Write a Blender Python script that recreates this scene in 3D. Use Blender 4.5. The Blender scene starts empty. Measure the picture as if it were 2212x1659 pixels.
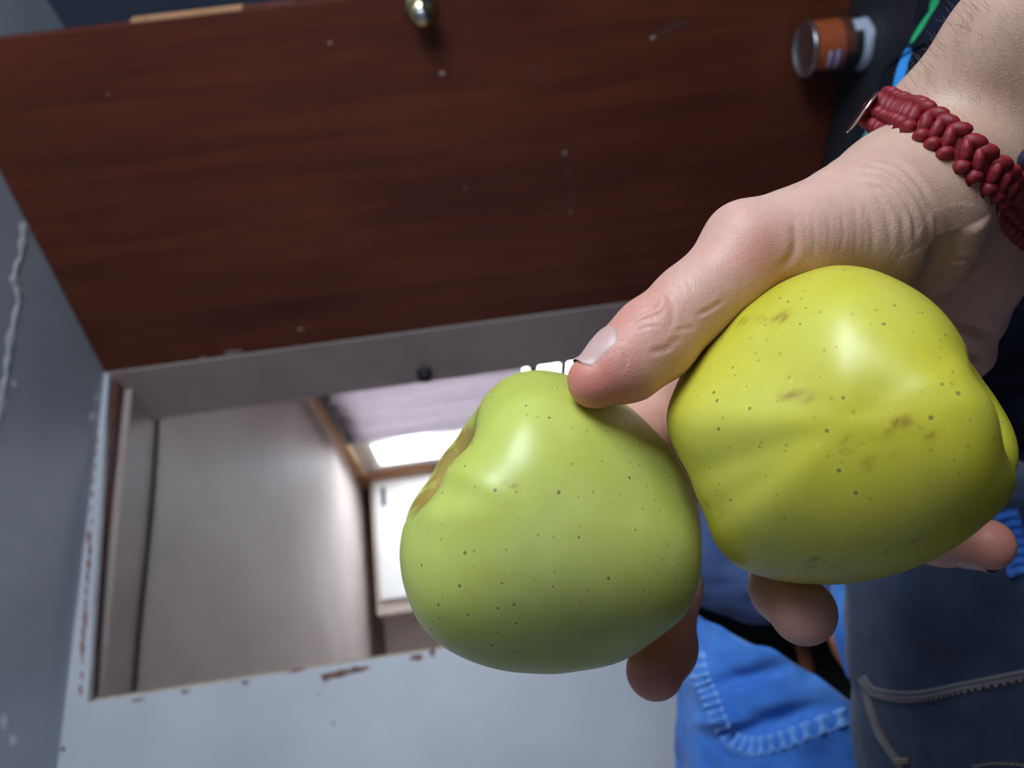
import bpy, bmesh, math, random
import numpy as np
from mathutils import Vector, Matrix
from mathutils.bvhtree import BVHTree

# ------------------------------------------------------------------ camera, sky, light, exposure
random.seed(4); RNG = np.random.default_rng(7)
SC = bpy.context.scene
COL = SC.collection
F = 1661.0                                   # focal length in pixels of the 2212 px wide frame
CAMZ = 0.66                                  # camera height above the cabin floor
_down = Vector((1.0, 0.138, -0.04)).normalized()        # gravity seen from the (sideways held) camera
_up = -_down
_fw = Vector((0, 0, -1)); _fw = (_fw - _up * _fw.dot(_up)).normalized()
_rt = _fw.cross(_up)
M = Matrix((_rt, _fw, _up))                  # camera space -> world
MN = np.array(M)
CAMLOC = Vector((0, 0, CAMZ))

cam_d = bpy.data.cameras.new('camera')
cam = bpy.data.objects.new('camera', cam_d); COL.objects.link(cam)
cam.matrix_world = Matrix.Translation(CAMLOC) @ M.to_4x4()
cam_d.sensor_width = 36; cam_d.lens = 36 * F / 2212; cam_d.clip_start = 0.01
cam_d.dof.use_dof = True; cam_d.dof.focus_distance = 0.2; cam_d.dof.aperture_fstop = 14
SC.camera = cam

SKY = (0.80, 0.91, 1.0)
world = bpy.data.worlds.new('sky'); SC.world = world; world.use_nodes = True
bg = world.node_tree.nodes['Background']
bg.inputs[0].default_value = (*SKY, 1); bg.inputs[1].default_value = 9.0
SC.view_settings.view_transform = 'Standard'; SC.view_settings.look = 'None'
SC.view_settings.gamma = 1; SC.view_settings.use_curve_mapping = False
SC.view_settings.exposure = 0.72

# door wall frame: e runs along the doorway wall to the left, n through the doorway
C0 = Vector((0.126, 1.495, 0)); _a = math.radians(62.62)
ED = Vector((-math.sin(_a), -math.cos(_a), 0)); NF = Vector((-math.cos(_a), math.sin(_a), 0))
def EN(e, n, z): return C0 + ED * e + NF * n + Vector((0, 0, z + CAMZ))      # z counted from the camera's height
def P(px, py, d): return CAMLOC + M @ Vector(((px - 1106) / F * d, (829.5 - py) / F * d, -d))
def ray(px, py): return (M @ Vector(((px - 1106) / F, (829.5 - py) / F, -1))).normalized()

def portal(e0, e1, n0, n1, z0, z1, toward):
    c = EN((e0 + e1) / 2, (n0 + n1) / 2, (z0 + z1) / 2)
    d = bpy.data.lights.new('daylight_opening', 'AREA'); d.shape = 'RECTANGLE'
    d.size = max(abs(e1 - e0), abs(n1 - n0)); d.size_y = z1 - z0; d.cycles.is_portal = True
    o = bpy.data.objects.new('daylight_opening', d); COL.objects.link(o)
    z = -toward.normalized(); y = Vector((0, 0, 1)); x = y.cross(z)
    o.matrix_world = Matrix.Translation(c) @ Matrix((x, y, z)).transposed().to_4x4()
HATCH = (-0.47, 0.46, 0.00, 0.60)            # e0,e1,z0,z1 of the companionway window behind the photographer
BACKN = -2.0
portal(HATCH[0], HATCH[1], BACKN - .05, BACKN - .05, HATCH[2], HATCH[3], NF)
FWIN = (0.85, 2.24, -0.45, 0.565)             # n0,n1,z0,z1 of the window in the far cabin
FRW = -0.67
portal(FRW - .08, FRW - .08, FWIN[0], FWIN[1], FWIN[2], FWIN[3], ED)

# ------------------------------------------------------------------ helpers
def tag(o, label=None, cat=None, group=None, kind=None):
    if label: o['label'] = label
    if cat: o['category'] = cat
    if group: o['group'] = group
    if kind: o['kind'] = kind
    return o
def link(name, me, mat=None, parent=None, smooth=False):
    o = bpy.data.objects.new(name, me); COL.objects.link(o)
    if mat and not me.materials: me.materials.append(mat)
    if smooth: me.polygons.foreach_set('use_smooth', [True] * len(me.polygons))
    if parent: o.parent = parent
    return o
def empty(name, loc):
    o = bpy.data.objects.new(name, None); COL.objects.link(o); o.location = loc; o.empty_display_size = .02
    return o
def adopt(child, parent):
    """parent while keeping the place (all meshes are built in world space)"""
    child.parent = parent; child.matrix_parent_inverse = parent.matrix_basis.inverted()
    return child
def mesh(verts, faces):
    me = bpy.data.meshes.new('m'); me.from_pydata([tuple(v) for v in verts], [], [tuple(f) for f in faces]); me.update()
    return me
BOXF = [(0,1,3,2),(4,6,7,5),(0,4,5,1),(2,3,7,6),(0,2,6,4),(1,5,7,3)]
def hexa(pts, bev=0.0):
    bm = bmesh.new(); vs = [bm.verts.new(p) for p in pts]
    for f in BOXF: bm.faces.new([vs[i] for i in f])
    bmesh.ops.recalc_face_normals(bm, faces=bm.faces)
    if bev: bmesh.ops.bevel(bm, geom=list(bm.edges), offset=bev, segments=2, affect='EDGES', profile=.5)
    me = bpy.data.meshes.new('m'); bm.to_mesh(me); bm.free(); return me
def en_box(e0, e1, n0, n1, z0, z1, bev=0.0):
    return hexa([EN(e, n, z) for e in (e0, e1) for n in (n0, n1) for z in (z0, z1)], bev)
def tube(pts, rad, seg=10, closed_ends=True, squash=None):
    pts = [Vector(p) for p in pts]; n = len(pts)
    if not hasattr(rad, '__len__'): rad = [rad] * n
    vs, fs = [], []
    t0 = (pts[1] - pts[0]).normalized()
    nrm = t0.orthogonal().normalized()
    for i, p in enumerate(pts):
        t = (pts[min(i + 1, n - 1)] - pts[max(i - 1, 0)]).normalized()
        nrm = (nrm - t * nrm.dot(t)).normalized(); b = t.cross(nrm)
        for k in range(seg):
            a = 2 * math.pi * k / seg
            vs.append(p + (nrm * math.cos(a) + b * math.sin(a)) * rad[i])
    for i in range(n - 1):
        for k in range(seg):
            k2 = (k + 1) % seg
            fs.append((i * seg + k, i * seg + k2, (i + 1) * seg + k2, (i + 1) * seg + k))
    if closed_ends:
        fs.append(tuple(range(seg - 1, -1, -1))); fs.append(tuple((n - 1) * seg + k for k in range(seg)))
    return vs, fs
def merge(parts):
    V, Fc = [], []
    for v, f in parts:
        o = len(V); V += list(v); Fc += [tuple(i + o for i in q) for q in f]
    return V, Fc
def lathe(prof, seg, frame):
    """prof: (r, h) list; frame: 4x4 with z the axis"""
    vs, fs = [], []
    for r, h in prof:
        for k in range(seg):
            a = 2 * math.pi * k / seg; vs.append(frame @ Vector((r * math.cos(a), r * math.sin(a), h)))
    for i in range(len(prof) - 1):
        for k in range(seg):
            k2 = (k + 1) % seg; fs.append((i * seg + k, i * seg + k2, (i + 1) * seg + k2, (i + 1) * seg + k))
    fs.append(tuple(range(seg - 1, -1, -1))); fs.append(tuple((len(prof) - 1) * seg + k for k in range(seg)))
    return vs, fs
def smooth_path(pts, n):
    """Catmull-Rom through points (any dimension) sampled n times"""
    p = np.array([list(q) for q in pts], float); p = np.vstack([2 * p[0] - p[1], p, 2 * p[-1] - p[-2]])
    out = []
    m = len(p) - 3
    for s in np.linspace(0, m - 1e-6, n):
        i = int(s); t = s - i; a, b, c, d = p[i:i + 4]
        out.append(.5 * (2 * b + (c - a) * t + (2 * a - 5 * b + 4 * c - d) * t * t + (3 * b - a - 3 * c + d) * t ** 3))
    return np.array(out)
def vnoise(p, seed=0):
    """cheap smooth noise from summed sines, p (n,3)"""
    r = np.random.default_rng(seed); o = np.zeros(len(p))
    for i in range(6):
        k = r.normal(size=3); k /= np.linalg.norm(k); k *= (1 + .35 * i); o += np.sin(p @ k * 2 * math.pi + r.uniform(0, 6.28)) / (1 + .35 * i)
    return o / 3

# ------------------------------------------------------------------ materials
class Mat:
    def __init__(s, name):
        s.m = bpy.data.materials.new(name); s.m.use_nodes = True; s.t = s.m.node_tree
        s.b = s.t.nodes['Principled BSDF']
    def n(s, kind, **kw):
        nd = s.t.nodes.new(kind)
        for k, v in kw.items(): setattr(nd, k, v)
        return nd
    def l(s, a, b): s.t.links.new(a, b)
    def set(s, **kw):
        names = dict(rough='Roughness', metal='Metallic', spec='Specular IOR Level', coat='Coat Weight', coatr='Coat Roughness', sss='Subsurface Weight', sheen='Sheen Weight')
        for k, v in kw.items(): s.b.inputs[names[k]].default_value = v
        return s
    def base(s, c):
        s.b.inputs['Base Color'].default_value = (*c, 1); return s
    def coord(s, kind='Object', scale=(1, 1, 1), rot=(0, 0, 0)):
        tc = s.n('ShaderNodeTexCoord'); mp = s.n('ShaderNodeMapping')
        mp.inputs['Scale'].default_value = scale; mp.inputs['Rotation'].default_value = rot
        s.l(tc.outputs[kind], mp.inputs['Vector']); return mp.outputs[0]
    def noise(s, vec, scale, detail=4, rough=.55, dist=0):
        nd = s.n('ShaderNodeTexNoise'); nd.inputs['Scale'].default_value = scale; nd.inputs['Detail'].default_value = detail
        nd.inputs['Roughness'].default_value = rough; nd.inputs['Distortion'].default_value = dist
        if vec is not None: s.l(vec, nd.inputs['Vector'])
        return nd.outputs['Fac']
    def ramp(s, fac, stops, interp='LINEAR'):
        nd = s.n('ShaderNodeValToRGB'); cr = nd.color_ramp; cr.interpolation = interp
        while len(cr.elements) < len(stops): cr.elements.new(.5)
        for el, (p, c) in zip(cr.elements, stops):
            el.position = p; el.color = (*c, 1) if hasattr(c, '__len__') else (c, c, c, 1)
        s.l(fac, nd.inputs[0]); return nd.outputs[0]
    def mix(s, fac, a, b, mode='MIX'):
        nd = s.n('ShaderNodeMix', data_type='RGBA', blend_type=mode)
        for sock, v in ((nd.inputs[0], fac), (nd.inputs[6], a), (nd.inputs[7], b)):
            if hasattr(v, 'links'): s.l(v, sock)
            elif hasattr(v, '__len__'): sock.default_value = (*v, 1)
            else: sock.default_value = v
        return nd.outputs[2]
    def math(s, op, a, b=0.0):
        nd = s.n('ShaderNodeMath', operation=op)
        for sock, v in ((nd.inputs[0], a), (nd.inputs[1], b)):
            if hasattr(v, 'links'): s.l(v, sock)
            else: sock.default_value = v
        return nd.outputs[0]
    def col(s, out): s.l(out, s.b.inputs['Base Color']); return s
    def bump(s, h, strength=.3, dist=.001, prev=None):
        nd = s.n('ShaderNodeBump'); nd.inputs['Strength'].default_value = strength; nd.inputs['Distance'].default_value = dist
        s.l(h, nd.inputs['Height'])
        if prev is not None: s.l(prev, nd.inputs['Normal'])
        s.l(nd.outputs[0], s.b.inputs['Normal']); return nd.outputs[0]
    def attr(s, name): return s.n('ShaderNodeAttribute', attribute_name=name).outputs['Fac']

def srgb(r, g, b):
    f = lambda v: ((v / 255 + .055) / 1.055) ** 2.4 if v > 10 else v / 255 / 12.92
    return (f(r), f(g), f(b))

def paint(name, c1, c2, rough=.55, scale=6, bump=.15):
    m = Mat(name); v = m.coord()
    m.col(m.ramp(m.noise(v, scale, 5), [(.3, c1), (.7, c2)])); m.set(rough=rough)
    m.bump(m.noise(v, scale * 12, 4), bump, .002); return m.m
MAT = {}
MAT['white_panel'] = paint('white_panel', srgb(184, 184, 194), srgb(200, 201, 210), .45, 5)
MAT['ceiling'] = paint('ceiling_paint', srgb(158, 166, 178), srgb(178, 184, 194), .5, 4, .25)
MAT['jamb'] = paint('jamb_paint', srgb(160, 144, 140), srgb(184, 166, 160), .5, 5)
MAT['far_ceiling'] = paint('far_ceiling_paint', srgb(190, 172, 166), srgb(206, 190, 182), .55, 3)
MAT['far_wall'] = paint('far_wall_paint', srgb(196, 176, 164), srgb(210, 190, 178), .55, 3)
MAT['cabinet_white'] = paint('cabinet_white', srgb(236, 230, 226), srgb(244, 240, 236), .4, 4)
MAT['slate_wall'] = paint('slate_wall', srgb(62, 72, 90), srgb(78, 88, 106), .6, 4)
MAT['floor'] = paint('dark_floor', srgb(30, 32, 38), srgb(44, 46, 54), .6, 8, .3)
MAT['chip'] = paint('bare_wood_chip', srgb(110, 72, 62), srgb(150, 112, 98), .7, 60)
MAT['flake'] = paint('white_flake', srgb(196, 200, 210), srgb(226, 228, 232), .6, 60)
MAT['pale_edge'] = paint('pale_ply_edge', srgb(170, 150, 120), srgb(206, 186, 150), .6, 40)
MAT['red_strip'] = paint('red_brown_strip', srgb(82, 40, 32), srgb(120, 66, 54), .5, 30)
MAT['orange_wood'] = paint('orange_wood_trim', srgb(186, 134, 96), srgb(214, 160, 118), .45, 20)
MAT['dark_trim'] = paint('dark_wood_trim', srgb(84, 58, 48), srgb(112, 80, 66), .5, 20)
MAT['dark_wood'] = paint('dark_brown_panel', srgb(50, 28, 26), srgb(70, 40, 34), .5, 20)
MAT['black'] = paint('black_seam', srgb(22, 20, 24), srgb(34, 30, 36), .7, 30)
def wood_mat():
    m = Mat('mahogany_veneer')
    v = m.coord('Object', (16, 16, 1.1)); v2 = m.coord('Object', (120, 120, 7)); v3 = m.coord('Object', (2.2, 2.2, 1.6))
    a = m.ramp(m.noise(v, 2.2, 6, .6, .6), [(.25, srgb(72, 31, 21)), (.5, srgb(94, 42, 27)), (.75, srgb(116, 57, 36))])
    fine = m.ramp(m.noise(v2, 2.5, 3), [(.3, .75), (.65, 1.0)])
    c = m.mix(.55, a, fine, 'MULTIPLY')
    blot = m.ramp(m.noise(v3, 2.0, 3), [(.3, srgb(66, 31, 30)), (.7, srgb(104, 58, 40))])
    m.col(m.mix(.35, c, blot)); m.set(rough=.45, spec=.25)
    m.bump(m.noise(v2, 3, 3), .12, .001); return m.m
MAT['wood'] = wood_mat()
def metal(name, c, rough):
    m = Mat(name); m.base(c).set(metal=1, rough=rough); v = m.coord(); m.bump(m.noise(v, 300, 3), .06, .0005); return m.m
MAT['brass'] = metal('brass', (0.72, .62, .33), .14)
MAT['steel'] = metal('polished_steel', (0.80, .78, .74), .12)
MAT['tin'] = metal('tin_plate', (0.62, .64, .68), .3)
def plain(name, c, rough=.5, **kw):
    m = Mat(name); v = m.coord(); m.col(m.ramp(m.noise(v, 40, 3), [(.3, tuple(x * .9 for x in c)), (.7, c)])); m.set(rough=rough, **kw); return m.m
MAT['label_orange'] = plain('label_orange', srgb(164, 80, 46), .4)
MAT['label_dark'] = plain('label_dark', srgb(40, 38, 44), .35)
MAT['label_brown'] = plain('label_brown', srgb(92, 52, 44), .35)
MAT['label_white'] = plain('label_white', srgb(196, 204, 226), .4)
MAT['label_blue'] = plain('label_blue', srgb(48, 66, 150), .4)
MAT['thread'] = plain('tan_thread', srgb(150, 132, 118), .8)
MAT['blue_thread'] = plain('blue_thread', srgb(120, 160, 220), .8)
MAT['strap'] = plain('brown_strap', srgb(150, 84, 46), .6)
MAT['dark_gap'] = plain('gap_black', srgb(16, 14, 16), .9)
MAT['bead'] = plain('dark_bead', srgb(22, 34, 62), .12)

# ------------------------------------------------------------------ the setting
def S(name, me, mat, smooth=False): return tag(link(name, me, mat, smooth=smooth), kind='structure')
HC = 0.709; HF = 0.679; FL = -0.66; EL = 1.75
RW = -0.62                                        # right wall of the near cabin (e)
LJ = 0.592                                        # left edge of the doorway (e)
S('floor', en_box(RW - .1, EL + .1, BACKN - .1, 2.75, FL - .05, FL), MAT['floor'])
ceil = S('ceiling', en_box(RW - .1, EL + .1, BACKN - .1, 0.0, HC, HC + .05), MAT['ceiling'])
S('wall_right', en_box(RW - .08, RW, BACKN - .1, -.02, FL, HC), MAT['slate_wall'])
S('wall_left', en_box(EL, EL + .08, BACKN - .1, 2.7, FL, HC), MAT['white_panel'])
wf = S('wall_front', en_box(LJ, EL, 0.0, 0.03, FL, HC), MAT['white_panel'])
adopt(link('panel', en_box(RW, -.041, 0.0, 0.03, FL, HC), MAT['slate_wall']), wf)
adopt(link('bare_edge', en_box(LJ - .0035, LJ, 0.0005, 0.0295, FL, HC - .045), MAT['pale_edge']), wf)
e0, e1, z0, z1 = HATCH
wb = S('wall_back', en_box(RW, e0, BACKN - .08, BACKN, FL, HC), MAT['white_panel'])
for a in ((e1, EL, FL, HC), (e0, e1, FL, z0), (e0, e1, z1, HC)):
    adopt(link('panel', en_box(a[0], a[1], BACKN - .08, BACKN, a[2], a[3]), MAT['white_panel']), wb)
# doorway lining
S('trim_1', hexa([EN(e, n, z) for e, n in ((-.04, .0), (-.04, .15), (.001, .0), (.032, .15)) for z in (FL, HC - .004)]), MAT['jamb'])
lintel = S('trim_2', hexa([EN(e, n, z) for e, z0_, in ((-.003, HC - .008), (LJ, HC - .036)) for n in (0.0, .014) for z in (z0_, HC)]), MAT['white_panel'])
S('trim_3', hexa([EN(e, n, z) for e, z0_ in ((-.003, HC - .004), (LJ + .01, HC - .004)) for n in (.022, .052) for z in (z0_ - .012, z0_)]), MAT['red_strip'])
S('trim_4', en_box(FRW, EL, .052, .166, HF, HC + .05), MAT['jamb'])
S('trim_10', en_box(FRW, EL, .0, .052, HC - .001, HC + .05), MAT['dark_trim'])
seam = tube([EN(e, .163 + .006 * math.sin(e * 9), HF - .003) for e in np.linspace(.02, LJ + .06, 14)], .0035, 8)
S('trim_5', mesh(*seam), MAT['black'])
adopt(link('door_catch', mesh(*tube([EN(.03, .11, .112), EN(.047, .11, .112)], [.016, .014], 14)), MAT['black']), bpy.data.objects['trim_1'])
# far cabin
S('ceiling_far', en_box(FRW - .1, EL + .1, .165, 2.7, HF, HF + .05), MAT['far_ceiling'])
n0, n1, z0, z1 = FWIN
wr = S('wall_far_right', en_box(FRW - .06, FRW, .03, n0, FL, HF), MAT['far_wall'])
adopt(link('panel', en_box(FRW - .06, FRW, n1, 2.6, FL, HF), MAT['far_wall']), wr)
adopt(link('panel', en_box(FRW - .06, FRW, n0, n1, z1, HF), MAT['far_wall']), wr)
adopt(link('lower_panel', en_box(FRW - .06, FRW, n0, n1, FL, z0), MAT['dark_wood']), wr)
S('wall_far', en_box(FRW - .1, EL + .1, 2.57, 2.65, FL, HF), MAT['far_wall'])
S('trim_6', en_box(FRW, EL, 2.54, 2.57, .627, HF, .004), MAT['dark_trim'])
S('trim_7', en_box(FRW, FRW + .014, .9, 2.54, HF - .05, HF, .003), MAT['orange_wood'])
S('trim_8', en_box(FRW, FRW + .016, 2.30, 2.36, .30, HF - .05, .003), MAT['orange_wood'])
win = tag(empty('window_1', EN(FRW, (n0 + n1) / 2, z0)), kind='structure')
fr = .03
for nm, a in (('frame_rail', (n0, n1, z1 - fr, z1)), ('frame_rail', (n0, n1, z0, z0 + fr)), ('frame_stile', (n0, n0 + fr, z0 + fr, z1 - fr)),
              ('frame_stile', (n1 - fr, n1, z0 + fr, z1 - fr)), ('mullion', (1.93, 1.955, z0 + fr, z1 - fr))):
    adopt(link(nm, en_box(FRW - .05, FRW + .012, *a, .003), MAT['cabinet_white']), win)
for a in ((n0 + fr, n1 - fr, -.24, -.20), (n0 + fr, n1 - fr, -.36, -.33)):
    adopt(link('glazing_bar', en_box(FRW - .035, FRW - .01, *a), MAT['dark_wood']), win)
g = Mat('window_glass'); g.base((1, 1, 1)).set(rough=0); g.b.inputs['Transmission Weight'].default_value = 1; g.b.inputs['IOR'].default_value = 1.02
for a in ((n0 + fr, 1.93), (1.955, n1 - fr)):
    adopt(link('pane', en_box(FRW - .03, FRW - .026, a[0], a[1], z0 + fr, z1 - fr), g.m), win)
# window sill box under the far pane, and its inner lining
S('trim_9', en_box(FRW, FRW + .05, 1.88, 2.27, .06, .085, .004), MAT['cabinet_white'])

# ------------------------------------------------------------------ mahogany door standing open
DW = Vector((0.7852, -0.6192, 0)); NW = Vector((-0.6192, -0.7852, 0))
def WD(s, z, out=0.0): return Vector((C0.x, C0.y, CAMZ + z)) + DW * s + NW * out
door = tag(empty('door_1', WD(0, FL)), kind='structure')
adopt(link('panel', hexa([WD(s, z, o) for s in (.003, .592) for o in (-.022, 0) for z in (FL + .002, HC - .002)], .0012), MAT['wood']), door)
adopt(link('edge_strip', hexa([WD(s, z, o) for s in (.5925, .5965) for o in (-.021, -.001) for z in (.27, .43)]), MAT['orange_wood']), door)
adopt(link('edge_strip', hexa([WD(s, z, o) for s in (.5925, .5955) for o in (-.021, -.001) for z in (.19, .268)]), MAT['red_strip']), door)
def wframe(s, z, out=0.0):
    o = WD(s, z, out); x = DW; zz = NW; y = zz.cross(x)
    return Matrix.Translation(o) @ Matrix((x, y, zz)).transposed().to_4x4()
kn = link('knob', mesh(*lathe([(.0, 0), (.024, 0), (.025, .003), (.020, .006), (.011, .008), (.009, .018), (.013, .022), (.0195, .028), (.021, .034), (.018, .041), (.010, .046), (.004, .0475), (.0, .0475)], 40, wframe(.568, .012))), MAT['brass'], smooth=True)
adopt(kn, door)
kc = link('knob_stud', mesh(*lathe([(.0, 0), (.0085, 0), (.009, .002), (.006, .004), (.0, .0048)], 24, wframe(.568, .012, .046))), MAT['tin'], smooth=True)
adopt(kc, kn)
def blob(name, pts, mat, parent, h):
    """irregular thin flake: outline points (world) lifted by h (vector)"""
    n = len(pts); vs = [Vector(p) for p in pts] + [Vector(p) + h for p in pts]
    fs = [tuple(range(n)), tuple(range(2 * n - 1, n - 1, -1))] + [(i, i + n, (i + 1) % n + n, (i + 1) % n) for i in range(n)]
    return adopt(link(name, mesh(vs, fs), mat), parent)
for s, z, a, b in ((.535, .155, .003, .004), (.472, -.006, .005, .008), (.319, -.194, .004, .006), (.487, -.34, .005, .006), (.040, .325, .004, .010), (.01, .46, .004, .028), (.006, .52, .003, .012), (.50, .50, .002, .003), (.21, -.20, .003, .003), (.28, -.02, .002, .003), (.22, -.645, .004, .006)):
    ol = [WD(s + a * .65 * math.cos(t) * random.uniform(.7, 1.1), z + b * .65 * math.sin(t) * random.uniform(.7, 1.1), .0001) for t in np.linspace(0, 6.28, 9)[:-1]]
    blob('paint_fleck', ol, MAT['jamb'], door, NW * .0006)
for sa, za, sb, zb in ((.334, -.18, .25, -.21), (.25, -.21, .225, -.195), (.47, -.14, .43, -.17), (.505, -.395, .487, -.345)):
    adopt(link('scratch', mesh(*tube([WD(sa, za, .0003), WD((sa + sb) / 2 + .002, (za + zb) / 2, .0003), WD(sb, zb, .0003)], .0005, 6)), MAT['slate_wall']), door)
# chipped paint along the doorway
def dwpt(px, py, off=-.0004):
    r = ray(px, py); o = EN(0, off, 0); t = (o - CAMLOC).dot(NF) / r.dot(NF); return CAMLOC + r * t
for cx, cy, a, b in ((730, 1455, 38, 9), (775, 1446, 26, 8), (705, 1466, 12, 7), (900, 1420, 18, 8), (935, 1408, 8, 10), (640, 1448, 22, 4), (400, 1494, 12, 5), (530, 1474, 9, 5), (300, 1512, 20, 3)):
    sl = -.153
    ol = [dwpt(cx + a * math.cos(t) * random.uniform(.55, 1.15), cy + a * math.cos(t) * sl + b * math.sin(t) * random.uniform(.6, 1.2)) for t in np.linspace(0, 6.28, 14)[:-1]]
    blob('paint_chip', ol, MAT['chip'], wf, -NF * .0005)
for i, y in enumerate(range(858, 1500, 30)):
    x = 222 - (y - 825) * .0635 + random.uniform(-3, 1); a = random.uniform(4, 8) * (1.4 if 1150 < y < 1420 else .9)
    ol = [dwpt(x - 5 + a * .55 * math.cos(t) * random.uniform(.6, 1.2), y + a * 2.1 * math.sin(t) * random.uniform(.6, 1.2)) for t in np.linspace(0, 6.28, 12)[:-1]]
    blob('paint_chip', ol, MAT['chip'], lintel, -NF * .0005)
for cx, cy, r in ((136, 1618, 5), (124, 1602, 5), (720, 1562, 3), (690, 1500, 2)):
    blob('nail_hole', [dwpt(cx + r * math.cos(t), cy + r * math.sin(t)) for t in np.linspace(0, 6.28, 9)[:-1]], MAT['black'], wf, -NF * .0003)
# lifted seam in the ceiling paint
def cpt(px, py):
    r = ray(px, py); t = HC / r.z; return CAMLOC + r * t
path = smooth_path([(54, 480), (47, 540), (30, 600), (40, 640), (26, 720), (14, 800), (4, 860), (-14, 960)], 40)
vs, fs = [], []
for i, (x, y) in enumerate(path):
    w = 7 + 4 * math.sin(i * 1.7) + 3 * math.sin(i * .6)
    for k, h in ((-w, -.0002), (-w * .3, -.002), (w * .5, -.0016), (w, -.0002)): vs.append(cpt(x + k, y + k * .25) + Vector((0, 0, h)))
for i in range(len(path) - 1):
    for k in range(3): fs.append((i * 4 + k, i * 4 + k + 1, i * 4 + k + 5, i * 4 + k + 4))
adopt(link('paint_seam', mesh(vs, fs), MAT['flake'], smooth=True), ceil)
for cx, cy, r in ((28, 1600, 10), (8, 1560, 12), (200, 900, 7), (212, 860, 6), (30, 830, 6)):
    blob('paint_flake', [cpt(cx + r * math.cos(t) * random.uniform(.5, 1), cy + 1.6 * r * math.sin(t) * random.uniform(.6, 1)) for t in np.linspace(0, 6.28, 10)[:-1]], MAT['flake'], ceil, Vector((0, 0, -.001)))
# slate wall seam and latch behind the door
adopt(link('batten', en_box(RW, RW + .012, -.62, -.60, -.5, HC, .002), MAT['slate_wall']), bpy.data.objects['wall_right'])

# ------------------------------------------------------------------ far cabin furniture
cab = tag(empty('wall_cabinet', EN(-.35, 2.57, .1)), 'white wall cabinet with a dark slot handle under the far beam', 'cabinet')
adopt(link('body', en_box(FRW + .004, .02, 2.36, 2.565, .06, .622, .003), MAT['far_wall']), cab)
cd = adopt(link('door', en_box(-.63, -.045, 2.345, 2.3595, .10, .60, .004), MAT['cabinet_white']), cab)
adopt(link('handle', en_box(-.595, -.50, 2.337, 2.3445, .545, .563, .003), MAT['black']), cd)
cur_m = Mat('mauve_curtain'); v = cur_m.coord(); cur_m.col(cur_m.ramp(cur_m.noise(v, 25, 3), [(.3, srgb(178, 168, 174)), (.7, srgb(196, 186, 192))])); cur_m.set(rough=.9, sheen=.3)
cur_m.b.inputs['Transmission Weight'].default_value = 0
_tr = cur_m.n('ShaderNodeBsdfTranslucent'); _tr.inputs[0].default_value = (*srgb(214, 204, 208), 1)
_mx = cur_m.n('ShaderNodeMixShader'); _mx.inputs[0].default_value = .3
cur_m.l(cur_m.b.outputs[0], _mx.inputs[1]); cur_m.l(_tr.outputs[0], _mx.inputs[2]); cur_m.l(_mx.outputs[0], cur_m.t.nodes['Material Output'].inputs[0])
cur = tag(empty('curtain', EN(FRW + .05, 1.35, -.17)), 'mauve pleated curtain hanging over the far cabin window', 'curtain')
vs, fs = [], []; NS, NZ = 120, 14
for lay in (0, 1):
    for i in range(NS + 1):
        n = .86 + (1.80 - .86) * i / NS
        for j in range(NZ + 1):
            z = -.17 + (.60 + .17) * j / NZ
            amp = .012 + .014 * (1 - j / NZ)
            off = amp * math.sin(n * 46 + .6 * math.sin(j * .5)) + .010 * math.sin(n * 17 + j * .2)
            vs.append(EN(FRW + .047 + off - lay * .0015, n, z))
W_ = NZ + 1; L_ = (NS + 1) * W_
for i in range(NS):
    for j in range(NZ):
        a = i * W_ + j; fs.append((a, a + W_, a + W_ + 1, a + 1)); fs.append((a + L_, a + 1 + L_, a + W_ + 1 + L_, a + W_ + L_))
adopt(link('cloth', mesh(vs, fs), cur_m.m, smooth=True), cur)
adopt(link('heading', en_box(FRW + .028, FRW + .068, .86, 1.80, .585, .625, .006), MAT['dark_wood']), cur)
adopt(link('rail', mesh(*tube([EN(FRW + .045, .86, .615), EN(FRW + .045, 2.2, .615)], .006, 12)), MAT['brass']), cur)

# ------------------------------------------------------------------ tin can on the floor
def can_frame(h): return Matrix.Translation(Vector((.452, 1.172, CAMZ + FL + h)))
CR = .0405; CH = .094
can = tag(empty('tin_can', can_frame(0).translation), 'small tin can with orange and dark label on the floor', 'can')
adopt(link('body', mesh(*lathe([(0, 0), (CR, 0), (CR + .0012, .001), (CR + .0012, .003), (CR, .0045), (CR, CH - .0045), (CR + .0012, CH - .003), (CR + .0012, CH - .0008), (CR, CH), (CR - .002, CH), (CR - .003, CH - .004), (CR * .8, CH - .0045), (CR * .75, CH - .0038), (0, CH - .0038)], 48, can_frame(0))), MAT['tin'], smooth=True), can)
def sleeve(name, z0, z1, a0, a1, mat, lift):
    vs, fs = [], []; n = 28; base = math.atan2(-1.172, -.452)
    for i in range(n + 1):
        a = base + a0 + (a1 - a0) * i / n
        for z in (z0, z1):
            for r in (CR, CR + lift): vs.append(can_frame(z) @ Vector((r * math.cos(a), r * math.sin(a), 0)))
    for i in range(n):
        k = i * 4
        fs += [(k + 1, k + 5, k + 7, k + 3), (k, k + 2, k + 6, k + 4), (k, k + 4, k + 5, k + 1), (k + 2, k + 3, k + 7, k + 6)]
    return adopt(link(name, mesh(vs, fs), mat, smooth=False), can)
sleeve('label', .006, CH - .006, -math.pi, math.pi, MAT['label_dark'], .0004)
sleeve('label_orange_field', .046, CH - .007, -.9, 1.25, MAT['label_orange'], .0008)
sleeve('label_brown_field', .030, .052, -.3, 1.2, MAT['label_brown'], .0007)
sleeve('label_white_band', .006, .017, -1.3, 1.0, MAT['label_white'], .0008)
sleeve('label_emblem', .012, .030, .45, .95, MAT['label_white'], .0012)
for k in range(4): sleeve('label_print', .050 + k * .006, .0535 + k * .006, -.85 + .03 * k, -.15, MAT['label_white'] if k % 2 else MAT['label_blue'], .0013)

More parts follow.
